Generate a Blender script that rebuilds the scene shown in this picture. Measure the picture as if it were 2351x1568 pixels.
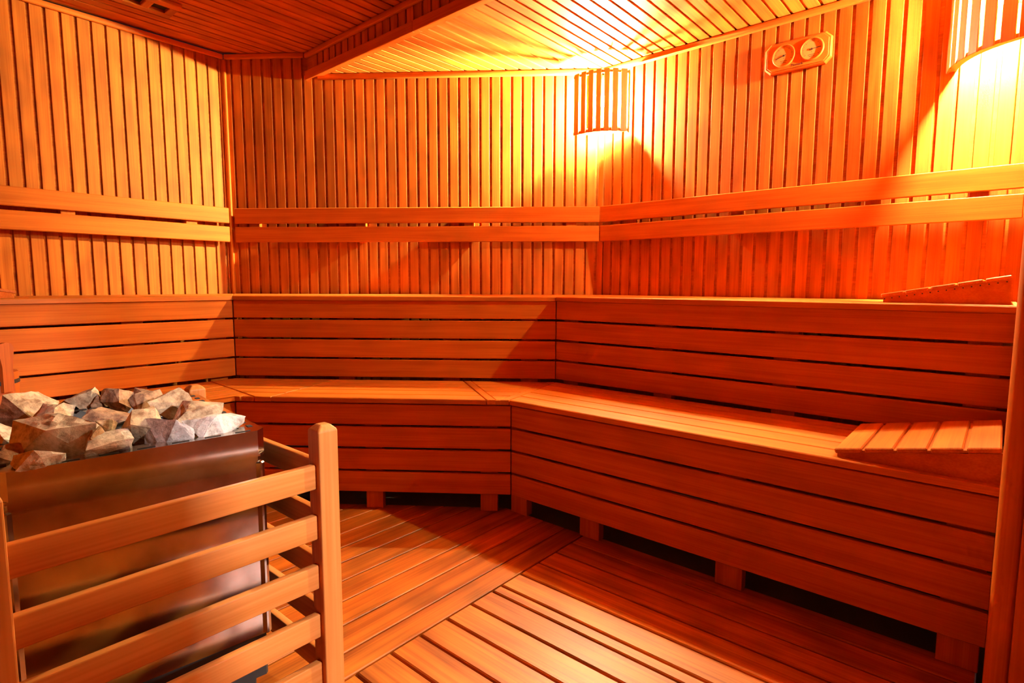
import bpy, bmesh, math, random
from mathutils import Vector, Matrix, noise

# ------------------------------------------------------------------ scene, camera, light, exposure
sc = bpy.context.scene
for o in list(bpy.data.objects):
    bpy.data.objects.remove(o)
COL = sc.collection
CZ = 0.99                                            # camera height above the duckboards
cam_data = bpy.data.cameras.new('camera')
cam_data.sensor_width = 36.0
cam_data.sensor_fit = 'HORIZONTAL'
cam_data.lens = 1298.08 / 2351 * 36.0
cam_data.clip_start = 0.02
cam = bpy.data.objects.new('camera', cam_data)
COL.objects.link(cam)
cam.matrix_world = (Matrix.Translation((0, 0, CZ)) @ Matrix.Rotation(math.radians(90) - 0.1010997, 4, 'X')
                    @ Matrix.Rotation(0.0023975, 4, 'Z'))
sc.camera = cam
w = bpy.data.worlds.new('world')
sc.world = w
w.use_nodes = True
w.node_tree.nodes['Background'].inputs[0].default_value = (0.02, 0.02, 0.025, 1)
w.node_tree.nodes['Background'].inputs[1].default_value = 0.3
sc.view_settings.view_transform = 'Standard'
sc.view_settings.look = 'None'
sc.view_settings.gamma = 1.0
sc.view_settings.use_curve_mapping = False
sc.view_settings.exposure = 0.04
sc.cycles.max_bounces = 5
sc.cycles.diffuse_bounces = 4
sc.cycles.glossy_bounces = 3
sc.cycles.use_light_tree = False
sc.cycles.sample_clamp_indirect = 40.0
sc.cycles.transmission_bounces = 2
sc.cycles.caustics_reflective = False
sc.cycles.caustics_refractive = False
LAMP_COLOUR = (1.0, 0.98, 0.56)
LAMP_CORNER = 28500.0                                  # emission of the bulb in the obtuse corner
LAMP_NEAR = 17500.0                                    # emission of the bulb by the end wall
DAY_POWER = 185.0                                     # daylight outside the added, unseen entrance window
DAY_COLOUR = (1.0, 0.97, 1.0)

# ------------------------------------------------------------------ plan frames (all distances from the camera's foot point)
def frame(deg):
    a = math.radians(deg)
    return Vector((math.sin(a), math.cos(a))), Vector((math.cos(a), -math.sin(a)))
AL, AB, AR = -49.69, 3.33, 40.94
nL, dL = frame(AL)
nB, dB = frame(AB)
nR, dR = frame(AR)
WL, WB, WR = 3.575, 3.396, 2.887                      # wall faces
UL, UB, UR = 2.958, 2.803, 2.254                      # upper bench risers
LL, LB, LR = 2.497, 2.359, 1.783                      # lower bench risers
RL, RB, RR = 3.502, 3.340, 2.835                      # backrest faces
END = 0.042                                           # end wall: distance along dR
FN = 1.825                                            # fascia of the dropped ceiling (nR)
Z_HI, Z_LO = 1.345 + CZ, 1.222 + CZ
Z_UP, Z_LOW = -0.062 + CZ, -0.486 + CZ                # bench tops

def isect(n1, c1, n2, c2):
    det = n1.x * n2.y - n1.y * n2.x
    return Vector(((c1 * n2.y - n1.y * c2) / det, (n1.x * c2 - c1 * n2.x) / det))
def P(n, d, c, t, z=0.0):
    v = n * c + d * t
    return Vector((v.x, v.y, z))
def V3(v, z=0.0):
    return Vector((v.x, v.y, z))

WA, WBc = isect(nL, WL, nB, WB), isect(nB, WB, nR, WR)
UA, UBc = isect(nL, UL, nB, UB), isect(nB, UB, nR, UR)
LA, LBc = isect(nL, LL, nB, LB), isect(nB, LB, nR, LR)
WC = nR * WR + dR * END

# ------------------------------------------------------------------ materials
def new_mat(name):
    m = bpy.data.materials.new(name)
    m.use_nodes = True
    return m, m.node_tree.nodes, m.node_tree.links, m.node_tree.nodes['Principled BSDF']

def wood(name, dark, light, rough=0.5, var=0.22, grain=1.0, blotch=0.35, bump=0, spec=0.4, hue=0.0):
    m, N, L, bs = new_mat(name)
    tc = N.new('ShaderNodeTexCoord')
    oi = N.new('ShaderNodeObjectInfo')
    mul = N.new('ShaderNodeVectorMath'); mul.operation = 'MULTIPLY_ADD'
    comb = N.new('ShaderNodeCombineXYZ')
    for i in range(3):
        L.new(oi.outputs['Random'], comb.inputs[i])
    mul.inputs[1].default_value = (37.0, 91.0, 53.0)
    L.new(comb.outputs[0], mul.inputs[0])
    L.new(tc.outputs['Object'], mul.inputs[2])
    def noise(scale, det, rough_, dist=0.0):
        mp = N.new('ShaderNodeMapping')
        mp.inputs['Scale'].default_value = scale
        L.new(mul.outputs[0], mp.inputs['Vector'])
        n = N.new('ShaderNodeTexNoise')
        n.inputs['Scale'].default_value = 1.0
        n.inputs['Detail'].default_value = det
        n.inputs['Roughness'].default_value = rough_
        n.inputs['Distortion'].default_value = dist
        L.new(mp.outputs[0], n.inputs['Vector'])
        return n
    fine = noise((5 * grain, 260 * grain, 260 * grain), 0, 0.5)
    broad = noise((1.1 * grain, 34 * grain, 34 * grain), 2, 0.6)
    blot = noise((5, 11, 11), 1, 0.5)
    def math_(op, a, b):
        n = N.new('ShaderNodeMath'); n.operation = op
        for i, v in enumerate((a, b)):
            if isinstance(v, (int, float)):
                n.inputs[i].default_value = v
            else:
                L.new(v, n.inputs[i])
        return n.outputs[0]
    g = math_('ADD', math_('MULTIPLY', fine.outputs['Fac'], 0.3), math_('MULTIPLY', broad.outputs['Fac'], 0.7))
    ramp = N.new('ShaderNodeValToRGB')
    ramp.color_ramp.elements[0].position = 0.36
    ramp.color_ramp.elements[0].color = (*dark, 1)
    ramp.color_ramp.elements[1].position = 0.62
    ramp.color_ramp.elements[1].color = (*light, 1)
    L.new(g, ramp.inputs[0])
    # board-to-board tone and soft stains
    tone = math_('ADD', math_('MULTIPLY', oi.outputs['Random'], var), 1.0 - 0.5 * var)
    bl = N.new('ShaderNodeMapRange')
    bl.inputs['From Min'].default_value = 0.30
    bl.inputs['From Max'].default_value = 0.60
    bl.inputs['To Min'].default_value = 1.0 - blotch
    bl.inputs['To Max'].default_value = 1.0
    L.new(blot.outputs['Fac'], bl.inputs['Value'])
    k = math_('MULTIPLY', tone, bl.outputs[0])
    vm = N.new('ShaderNodeVectorMath'); vm.operation = 'SCALE'
    L.new(ramp.outputs[0], vm.inputs[0])
    L.new(k, vm.inputs['Scale'])
    L.new(vm.outputs[0], bs.inputs['Base Color'])
    bs.inputs['Roughness'].default_value = rough
    bs.inputs['Specular IOR Level'].default_value = spec
    if bump:
        b = N.new('ShaderNodeBump')
        b.inputs['Strength'].default_value = bump
        b.inputs['Distance'].default_value = 0.0012
        L.new(g, b.inputs['Height'])
        L.new(b.outputs[0], bs.inputs['Normal'])
    return m

def plain(name, col, rough=0.5, metal=0.0, spec=0.5):
    m, N, L, bs = new_mat(name)
    bs.inputs['Base Color'].default_value = (*col, 1)
    bs.inputs['Roughness'].default_value = rough
    bs.inputs['Metallic'].default_value = metal
    bs.inputs['Specular IOR Level'].default_value = spec
    return m

M = {}
M['panel'] = wood('panel_wood', (0.446, 0.0954, 0.0075), (0.586, 0.1467, 0.0132), 0.6, 0.30, 1.0, 0.30, spec=0.15)
M['bench'] = wood('bench_wood', (0.475, 0.0930, 0.0066), (0.580, 0.1350, 0.0112), 0.55, 0.14, 1.0, 0.14, spec=0.12)
M['seat'] = wood('seat_wood', (0.490, 0.1035, 0.0084), (0.640, 0.1602, 0.0158), 0.45, 0.16, 1.0, 0.18, spec=0.22)
M['floor'] = wood('duckboard_wood', (0.380, 0.0774, 0.0062), (0.620, 0.1602, 0.0158), 0.42, 0.40, 0.8, 0.40, spec=0.35)
M['fence'] = wood('fence_wood', (0.50, 0.150, 0.0260), (0.63, 0.220, 0.0520), 0.48, 0.12, 0.8, 0.12, spec=0.22)
M['trim'] = wood('trim_wood', (0.500, 0.1035, 0.0084), (0.620, 0.1467, 0.0132), 0.5, 0.10, 1.0, 0.12, spec=0.2)
M['shade'] = wood('lamp_shade_wood', (0.420, 0.0882, 0.0079), (0.560, 0.1341, 0.0132), 0.5, 0.10, 1.0, 0.10)
M['bucket'] = wood('bucket_wood', (0.340, 0.0567, 0.0053), (0.480, 0.0981, 0.0088), 0.5, 0.10, 1.0, 0.12)
def veneer(m, amount=0.036, tint=(0.80, 0.34, 0.10)):
    N, L = m.node_tree.nodes, m.node_tree.links
    bs, out = N['Principled BSDF'], N['Material Output']
    tr = N.new('ShaderNodeBsdfTranslucent')
    tr.inputs[0].default_value = (*tint, 1)
    mx = N.new('ShaderNodeMixShader'); mx.inputs[0].default_value = amount
    L.new(bs.outputs[0], mx.inputs[1]); L.new(tr.outputs[0], mx.inputs[2]); L.new(mx.outputs[0], out.inputs['Surface'])
veneer(M['shade'])
M['frost'] = plain('frosted_plate', (0.75, 0.42, 0.16), 0.6)
veneer(M['frost'], 0.78, (0.85, 0.74, 0.52))  # translucent so the added plate brightens the wall below the lamp
M['dark'] = plain('shadow_gap', (0.05, 0.035, 0.03), 0.9, 0, 0.1)
M['concrete'] = plain('concrete', (0.16, 0.14, 0.13), 0.9, 0, 0.2)
M['iron'] = plain('dark_metal', (0.05, 0.045, 0.04), 0.5, 0.6)
M['ink'] = plain('ink', (0.05, 0.012, 0.008), 0.7)
M['dial'] = plain('dial_paper', (0.62, 0.24, 0.055), 0.6)

def steel():
    m, N, L, bs = new_mat('brushed_steel')
    tc = N.new('ShaderNodeTexCoord')
    mp = N.new('ShaderNodeMapping'); mp.inputs['Scale'].default_value = (2, 2, 30)
    n = N.new('ShaderNodeTexNoise'); n.inputs['Scale'].default_value = 1; n.inputs['Detail'].default_value = 3
    L.new(tc.outputs['Object'], mp.inputs[0]); L.new(mp.outputs[0], n.inputs['Vector'])
    r = N.new('ShaderNodeMapRange')
    r.inputs['To Min'].default_value = 0.10; r.inputs['To Max'].default_value = 0.20
    L.new(n.outputs['Fac'], r.inputs['Value']); L.new(r.outputs[0], bs.inputs['Roughness'])
    n2 = N.new('ShaderNodeTexNoise'); n2.inputs['Scale'].default_value = 9; n2.inputs['Detail'].default_value = 4
    L.new(tc.outputs['Object'], n2.inputs['Vector'])
    rp = N.new('ShaderNodeValToRGB')
    rp.color_ramp.elements[0].position = 0.35; rp.color_ramp.elements[0].color = (0.42, 0.33, 0.26, 1)
    rp.color_ramp.elements[1].position = 0.6; rp.color_ramp.elements[1].color = (0.62, 0.56, 0.50, 1)
    L.new(n2.outputs['Fac'], rp.inputs[0]); L.new(rp.outputs[0], bs.inputs['Base Color'])
    bs.inputs['Metallic'].default_value = 1.0
    return m
M['steel'] = steel()

def stone_mat(name, c1, c2):
    m, N, L, bs = new_mat(name)
    tc = N.new('ShaderNodeTexCoord'); oi = N.new('ShaderNodeObjectInfo')
    ad = N.new('ShaderNodeVectorMath'); ad.operation = 'ADD'
    L.new(tc.outputs['Object'], ad.inputs[0]); L.new(oi.outputs['Random'], ad.inputs[1])
    n = N.new('ShaderNodeTexNoise'); n.inputs['Scale'].default_value = 38; n.inputs['Detail'].default_value = 6
    n.inputs['Roughness'].default_value = 0.7
    L.new(ad.outputs[0], n.inputs['Vector'])
    rp = N.new('ShaderNodeValToRGB')
    rp.color_ramp.elements[0].position = 0.36; rp.color_ramp.elements[0].color = (*c1, 1)
    rp.color_ramp.elements[1].position = 0.58; rp.color_ramp.elements[1].color = (*c2, 1)
    L.new(n.outputs['Fac'], rp.inputs[0])
    L.new(rp.outputs[0], bs.inputs['Base Color'])
    b = N.new('ShaderNodeBump'); b.inputs['Strength'].default_value = 0.7; b.inputs['Distance'].default_value = 0.004
    L.new(n.outputs['Fac'], b.inputs['Height']); L.new(b.outputs[0], bs.inputs['Normal'])
    bs.inputs['Roughness'].default_value = 0.85
    bs.inputs['Specular IOR Level'].default_value = 0.2
    return m
M['stone_tan'] = stone_mat('tan_stone', (0.24, 0.13, 0.07), (0.58, 0.40, 0.24))
M['stone_grey'] = stone_mat('grey_stone', (0.30, 0.23, 0.19), (0.68, 0.58, 0.52))
M['stone_brown'] = stone_mat('brown_stone', (0.15, 0.07, 0.04), (0.40, 0.22, 0.12))

def emit(name, col, strength):
    m, N, L, bs = new_mat(name)
    bs.inputs['Base Color'].default_value = (0, 0, 0, 1)
    bs.inputs['Emission Color'].default_value = (*col, 1)
    bs.inputs['Emission Strength'].default_value = strength
    return m
M['bulb_corner'] = emit('bulb_glow_corner', LAMP_COLOUR, LAMP_CORNER)
M['bulb_near'] = emit('bulb_glow_near', LAMP_COLOUR, LAMP_NEAR)
def glass():
    m, N, L, bs = new_mat('added_window_glass')
    N.remove(bs)
    out = N['Material Output']
    t = N.new('ShaderNodeBsdfTransparent'); g = N.new('ShaderNodeBsdfGlossy')
    g.inputs['Roughness'].default_value = 0.02
    mx = N.new('ShaderNodeMixShader'); fr = N.new('ShaderNodeFresnel'); fr.inputs[0].default_value = 1.45
    L.new(fr.outputs[0], mx.inputs[0]); L.new(t.outputs[0], mx.inputs[1]); L.new(g.outputs[0], mx.inputs[2])
    L.new(mx.outputs[0], out.inputs['Surface'])
    return m
M['glass'] = glass()

# ------------------------------------------------------------------ builders
def link(o, parent=None):
    COL.objects.link(o)
    if parent is not None:
        o.parent = parent
    return o

def thing(name, label, cat, loc, group=None):
    o = bpy.data.objects.new(name, None)
    o.empty_display_size = 0.05
    o.location = loc
    o['label'] = label
    o['category'] = cat
    if group:
        o['group'] = group
    return link(o)

def tag(o, label, cat, group=None):
    o['label'] = label
    o['category'] = cat
    if group:
        o['group'] = group
    return o

WORLD = {}
def place(o, mat4, parent):
    """put o at the world matrix mat4 under parent"""
    WORLD[o.name] = mat4
    if parent is not None:
        o.parent = parent
        pm = WORLD.get(parent.name) or Matrix.Translation(parent.location)
        mat4 = pm.inverted() @ mat4
    o.matrix_local = mat4

def basis(ex, ey, origin):
    ex = Vector(ex).normalized()
    ey = Vector(ey)
    ey = (ey - ex * ey.dot(ex)).normalized()
    ez = ex.cross(ey)
    m = Matrix((ex, ey, ez)).transposed().to_4x4()
    m.translation = Vector(origin)
    return m

_cache = {}
def box_mesh(lx, ly, lz, bev, mat, seg=1):
    key = (round(lx, 4), round(ly, 4), round(lz, 4), bev, mat, seg)
    if key in _cache:
        return _cache[key]
    bm = bmesh.new()
    bmesh.ops.create_cube(bm, size=1.0)
    bmesh.ops.scale(bm, vec=(lx, ly, lz), verts=bm.verts)
    if bev:
        bmesh.ops.bevel(bm, geom=list(bm.edges), offset=min(bev, 0.45 * min(lx, ly, lz)), segments=seg, affect='EDGES', profile=0.5)
    me = bpy.data.meshes.new('board')
    bm.to_mesh(me)
    bm.free()
    me.materials.append(M[mat])
    if seg > 1:
        for p in me.polygons:
            p.use_smooth = True
    _cache[key] = me
    return me

def board(name, size, ex, ey, centre, mat, parent=None, bev=0.002, seg=1):
    o = bpy.data.objects.new(name, box_mesh(*size, bev, mat, seg))
    link(o)
    place(o, basis(ex, ey, centre), parent)
    return o

def mesh_obj(name, verts, faces, mat, parent=None, mat4=None, smooth=False):
    me = bpy.data.meshes.new(name)
    me.from_pydata([tuple(v) for v in verts], [], faces)
    me.update()
    if mat:
        me.materials.append(M[mat])
    if smooth:
        for p in me.polygons:
            p.use_smooth = True
    o = bpy.data.objects.new(name, me)
    link(o)
    place(o, mat4 or Matrix.Identity(4), parent)
    return o

def area2(poly):
    return sum(poly[i - 1].x * poly[i].y - poly[i].x * poly[i - 1].y for i in range(len(poly)))

def prism(name, poly, z0, z1, along, mat, parent=None, bev=0.0015):
    """plan polygon extruded from z0 to z1, local X along the grain"""
    if area2(poly) < 0:
        poly = poly[::-1]
    c = sum(poly, Vector((0, 0))) / len(poly)
    ax = along.normalized()
    ay = Vector((-ax.y, ax.x))
    loc = [Vector(((p - c).dot(ax), (p - c).dot(ay))) for p in poly]
    h = (z1 - z0) / 2
    n = len(loc)
    bm = bmesh.new()
    lo = [bm.verts.new((p.x, p.y, -h)) for p in loc]
    hi = [bm.verts.new((p.x, p.y, h)) for p in loc]
    bm.faces.new(lo[::-1]); bm.faces.new(hi)
    for i in range(n):
        bm.faces.new((lo[i], lo[(i + 1) % n], hi[(i + 1) % n], hi[i]))
    if bev:
        bmesh.ops.bevel(bm, geom=[e for e in bm.edges if abs(e.verts[0].co.z - e.verts[1].co.z) < 1e-6 and e.verts[0].co.z > 0],
                        offset=bev, segments=1, affect='EDGES', profile=0.5)
    me = bpy.data.meshes.new(name)
    bm.to_mesh(me); bm.free()
    me.materials.append(M[mat])
    o = bpy.data.objects.new(name, me)
    link(o)
    place(o, basis((ax.x, ax.y, 0), (ay.x, ay.y, 0), (c.x, c.y, (z0 + z1) / 2)), parent)
    return o

def clip(poly, n, c, keep_less=True):
    """keep the part of poly with p.n <= c (or >= c)"""
    s = 1 if keep_less else -1
    out = []
    for i in range(len(poly)):
        a, b = poly[i - 1], poly[i]
        fa, fb = s * (a.dot(n) - c), s * (b.dot(n) - c)
        if fa <= 0:
            out.append(a)
        if (fa < 0 < fb) or (fb < 0 < fa):
            out.append(a + (b - a) * (fa / (fa - fb)))
    res = []
    for p in out:
        if not res or (p - res[-1]).length > 1e-5:
            res.append(p)
    if len(res) > 1 and (res[0] - res[-1]).length < 1e-5:
        res.pop()
    return res if len(res) > 2 else []

def strip(poly, n, c0, c1):
    p = clip(poly, n, c1, True)
    return clip(p, n, c0, False) if p else []

def struct(o):
    o['kind'] = 'structure'
    return o

# ------------------------------------------------------------------ the room shell
PITCH, FACE, REC = 0.0618, 0.0488, 0.0085
rng = random.Random(4)

def slab(name, poly, z0, z1, mat, along=Vector((1, 0))):
    return struct(prism(name, poly, z0, z1, along, mat, None, 0))

def panel_wall(name, n, d, c, t0, t1, z0, z1, seam, zfun=None, plank_from=None, plank_to=None):
    """flat backing a little behind the boards, then vertical boards one by one"""
    back = c + REC
    a, b = n * back + d * t0, n * back + d * t1
    wall = slab(name, [a, b, b + n * 0.06, a + n * 0.06], z0, z1, 'panel', d)
    lo = t0 if plank_from is None else plank_from
    hi = t1 if plank_to is None else plank_to
    k = math.floor((lo - seam) / PITCH) - 1
    while True:
        s0 = seam + k * PITCH + (PITCH - FACE) / 2
        s1 = s0 + FACE
        k += 1
        if s0 >= hi:
            break
        s0, s1 = max(s0, lo), min(s1, hi)
        if s1 - s0 < 0.006:
            continue
        m = (s0 + s1) / 2
        top = zfun(m) if zfun else z1
        pc = n * (c + 0.0035) + d * m
        board('plank', (top - z0, round(s1 - s0, 4), 0.007), (0, 0, 1), (d.x, d.y, 0), (pc.x, pc.y, (z0 + top) / 2), 'panel', wall, 0.0022)
    return wall

# room outline pieces
tA_L, tA_B, tB_B, tB_R = WA.dot(dL), WA.dot(dB), WBc.dot(dB), WBc.dot(dR)
FRONT = -1.15                                          # wall behind the camera (nR)
SIDE = 0.80                                            # entrance wall (dR)
DOORN = 1.62                                           # where the end wall turns (nR)
t_fascia_B = (FN - WB * nR.dot(nB)) / nR.dot(dB)
wall_left = panel_wall('wall_left', nL, dL, WL, -1.25, tA_L, 0.0, Z_HI, 0.600, plank_from=0.30)
wall_back = panel_wall('wall_back', nB, dB, WB, tA_B + 0.003, tB_B - 0.002, 0.0, Z_HI, -1.376,
                       zfun=lambda t: Z_HI if t < t_fascia_B else Z_LO)
wall_right = panel_wall('wall_right', nR, dR, WR, tB_R + 0.003, END + 0.012, 0.0, Z_HI, -1.495, zfun=lambda t: Z_LO)
# end wall beside the benches (its face looks along -dR)
e_back = END + REC
ea, eb = dR * e_back + nR * DOORN, dR * e_back + nR * WR
wall_end = slab('wall_end', [ea, eb, eb + dR * 0.05, ea + dR * 0.05], 0.0, Z_HI, 'panel', nR)
k = 0
while True:
    s1 = WR - 0.004 - k * PITCH
    s0 = s1 - FACE
    k += 1
    if s0 < DOORN + 0.05:
        break
    m = (s0 + s1) / 2
    pc = dR * (END + 0.0035) + nR * m
    board('plank', (Z_LO, FACE, 0.007), (0, 0, 1), (nR.x, nR.y, 0), (pc.x, pc.y, Z_LO / 2), 'panel', wall_end, 0.0022)
# entrance side: return wall, entrance wall with an added narrow window, wall behind the camera
ra, rb = nR * DOORN + dR * (END + 0.02), nR * DOORN + dR * SIDE
slab('wall_return', [ra, rb, rb + nR * 0.05, ra + nR * 0.05], 0.0, Z_HI, 'panel', Vector((0, 0.0001)) + dR)
ADDED_WIN = (0.963, 1.203, 0.35, 1.72)                         # added opening, sized to bound the cool beam: nR from, to, z from, to
def side_piece(name, s0, s1, z0, z1):
    a, b = dR * SIDE + nR * s0, dR * SIDE + nR * s1
    return prism(name, [a, b, b + dR * 0.06, a + dR * 0.06], z0, z1, nR, 'panel', None, 0)
we = struct(side_piece('wall_entrance', FRONT, ADDED_WIN[0], 0.0, Z_HI))
for a_ in ((ADDED_WIN[1], DOORN + 0.05, 0.0, Z_HI), (ADDED_WIN[0], ADDED_WIN[1], 0.0, ADDED_WIN[2]), (ADDED_WIN[0], ADDED_WIN[1], ADDED_WIN[3], Z_HI)):
    q = side_piece('wall_piece', *a_)
    place(q, WORLD[q.name], we)
fa, fb = nR * FRONT + dR * (-3.70), nR * FRONT + dR * (SIDE + 0.06)
slab('wall_front', [fa, fb, fb - nR * 0.06, fa - nR * 0.06], 0.0, Z_HI, 'panel', dR)
# unseen window, added to confine the cool beam to stove and fence
wmid = dR * (SIDE + 0.03) + nR * ((ADDED_WIN[0] + ADDED_WIN[1]) / 2)
added_win = struct(board('added_window_1', (ADDED_WIN[1] - ADDED_WIN[0], 0.006, ADDED_WIN[3] - ADDED_WIN[2]), (nR.x, nR.y, 0), (dR.x, dR.y, 0),
                   (wmid.x, wmid.y, (ADDED_WIN[2] + ADDED_WIN[3]) / 2), 'glass', None, 0))
for s_, z_, ln_, up_ in ((ADDED_WIN[0] + 0.012, (ADDED_WIN[2] + ADDED_WIN[3]) / 2, ADDED_WIN[3] - ADDED_WIN[2] - 0.002, True), (ADDED_WIN[1] - 0.012, (ADDED_WIN[2] + ADDED_WIN[3]) / 2, ADDED_WIN[3] - ADDED_WIN[2] - 0.002, True),
                         ((ADDED_WIN[0] + ADDED_WIN[1]) / 2, ADDED_WIN[2] + 0.013, ADDED_WIN[1] - ADDED_WIN[0] - 0.050, False), ((ADDED_WIN[0] + ADDED_WIN[1]) / 2, ADDED_WIN[3] - 0.013, ADDED_WIN[1] - ADDED_WIN[0] - 0.050, False)):
    fp = dR * (SIDE + 0.03) + nR * s_
    board('added_window_frame', (ln_, 0.022, 0.04), (0, 0, 1) if up_ else (nR.x, nR.y, 0), (nR.x, nR.y, 0) if up_ else (0, 0, 1), (fp.x, fp.y, z_), 'trim', added_win, 0.002)
day = bpy.data.lights.new('daylight', 'AREA')
day.shape = 'RECTANGLE'
day.size, day.size_y = 0.07, 0.14
day.energy = DAY_POWER
day.color = DAY_COLOUR
day_o = bpy.data.objects.new('daylight', day)
COL.objects.link(day_o)
S = nR * 1.36 + dR * 2.05
S3 = Vector((S.x, S.y, 1.95))
tgt = nR * 0.75 + dR * (-1.2)
day_o.matrix_world = Matrix.Translation(S3) @ (Vector((tgt.x, tgt.y, 0.35)) - S3).to_track_quat('-Z', 'Y').to_matrix().to_4x4()

# ------------------------------------------------------------------ ceilings
# high ceiling: boards run along the left wall
hi_poly = [nL * WL + dL * (-1.25), WA, nB * WB + dB * (t_fascia_B), nR * FN + dR * (SIDE + 0.06), nR * FRONT + dR * (SIDE + 0.06)]
hi_poly[0] = isect(nL, WL, nR, FRONT)
ceil_hi = slab('ceiling', hi_poly, Z_HI + REC, Z_HI + REC + 0.05, 'panel', dL)
k = 0
while True:
    s1 = 3.127 + 6 * PITCH - k * PITCH - (PITCH - FACE) / 2
    s0 = s1 - FACE
    k += 1
    if s1 < 1.05:
        break
    q = strip(hi_poly, nL, s0, s1)
    q = clip(q, dL, 0.55, False) if q else []
    if q and abs(area2(q)) > 1e-4:
        prism('plank', q, Z_HI, Z_HI + 0.007, dL, 'panel', ceil_hi, 0)
# dropped ceiling over the right-hand benches: boards run square to the right wall
lo_poly = [nB * WB + dB * (t_fascia_B + 0.02), WBc, WC, nR * (FN + 0.02) + dR * END]
lo_poly[0] = isect(nB, WB, nR, FN + 0.02)
ceil_lo = slab('ceiling_dropped', lo_poly, Z_LO + REC, Z_LO + REC + 0.04, 'panel', nR)
k = 0
while True:
    s0 = -3.054 - 3 * PITCH + k * 0.0622 + (PITCH - FACE) / 2
    s1 = s0 + FACE
    k += 1
    if s0 > END:
        break
    q = strip(lo_poly, dR, s0, min(s1, END))
    if q and abs(area2(q)) > 1e-4:
        prism('plank', q, Z_LO, Z_LO + 0.007, nR, 'panel', ceil_lo, 0)
# fascia between the two ceilings
f0 = isect(nB, WB, nR, FN).dot(dR)
fpoly = [nR * (FN + 0.012) + dR * f0, nR * (FN + 0.012) + dR * END, nR * (FN + 0.03) + dR * END, nR * (FN + 0.03) + dR * f0]
fas = struct(prism('trim_fascia', fpoly, Z_LO, Z_HI, dR, 'panel', None, 0))
k = 0
while True:
    s0 = -3.074 + k * PITCH + (PITCH - FACE) / 2 - PITCH
    s1 = s0 + FACE
    k += 1
    if s1 > END:
        break
    s0 = max(s0, f0)
    if s1 - s0 < 0.01:
        continue
    pc = nR * (FN + 0.0085) + dR * ((s0 + s1) / 2)
    o = board('plank', (Z_HI - Z_LO - 0.004, s1 - s0, 0.007), (0, 0, 1), (dR.x, dR.y, 0), (pc.x, pc.y, (Z_HI + Z_LO) / 2), 'panel', fas, 0.0015)

_trim = [0]
def trim(size, ex, ey, c, mat='trim', bev=0.004, seg=2):
    _trim[0] += 1
    return struct(board('trim_%d' % _trim[0], size, ex, ey, c, mat, None, bev, seg))
def run(n, d, c, t0, t1, z0, z1, depth, bev=0.006, mat='trim'):
    """straight trim lying on a wall face, from t0 to t1"""
    pc = n * (c - depth / 2) + d * ((t0 + t1) / 2)
    return trim((t1 - t0, depth, z1 - z0), (d.x, d.y, 0), (n.x, n.y, 0), (pc.x, pc.y, (z0 + z1) / 2), mat, bev)
ZT1, ZT2 = 1.316 + CZ, 1.190 + CZ
run(nL, dL, WL, 0.2, tA_L - 0.006, ZT1, Z_HI - 0.001, 0.022)
run(nB, dB, WB, tA_B + 0.014, t_fascia_B - 0.004, ZT1, Z_HI - 0.001, 0.022)
run(nB, dB, WB, t_fascia_B + 0.075, tB_B - 0.009, ZT2, Z_LO - 0.001, 0.024)
run(nR, dR, WR, tB_R + 0.012, END - 0.001, ZT2, Z_LO - 0.001, 0.024)
# trims of the dropped edge: top moulding, face batten in two lengths, soffit batten in two lengths
run(nR, dR, FN + 0.005, f0 + 0.01, END, ZT1 - 0.004, Z_HI - 0.001, 0.020)
mid = -2.205
for a_, b_ in ((f0 + 0.004, mid), (mid + 0.0012, END)):
    pc = nR * (FN - 0.004) + dR * ((a_ + b_) / 2)
    trim((b_ - a_, 0.014, 0.050), (dR.x, dR.y, 0), (nR.x, nR.y, 0), (pc.x, pc.y, 1.2175 + CZ - 0.002), bev=0.002, seg=1)
    pc = nR * (FN + 0.028) + dR * ((a_ + b_) / 2)
    trim((b_ - a_ - 0.0, 0.050, 0.012), (dR.x, dR.y, 0), (nR.x, nR.y, 0), (pc.x, pc.y, Z_LO - 0.0075), bev=0.002, seg=1)
# corner mouldings
def corner_post(p, w_, zt, name=None):
    return trim((zt, w_, w_), (0, 0, 1), (1, 0, 0), (p.x, p.y, zt / 2), bev=0.006)
ca = WA - (nL + nB).normalized() * 0.012
corner = trim((ZT1, 0.026, 0.016), (0, 0, 1), (dB.x, dB.y, 0), (ca.x + 0.002, ca.y, ZT1 / 2), bev=0.005)
cb = WBc - (nR + nB).normalized() * 0.004
mB = (dB + dR).normalized()
corner = trim((ZT2, 0.030, 0.010), (0, 0, 1), (mB.x, mB.y, 0), (cb.x, cb.y, ZT2 / 2), bev=0.003)
# rounded post at the end of the end wall, with a flat cover strip towards the entrance
pp = nR * 1.625 + dR * 0.0445
trim((Z_HI, 0.050, 0.045), (0, 0, 1), (nR.x, nR.y, 0), (pp.x, pp.y, Z_HI / 2), bev=0.019, seg=5)
pp = nR * 1.604 + dR * 0.095
trim((Z_HI, 0.020, 0.062), (0, 0, 1), (nR.x, nR.y, 0), (pp.x, pp.y, Z_HI / 2), bev=0.004, seg=2)

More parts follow.
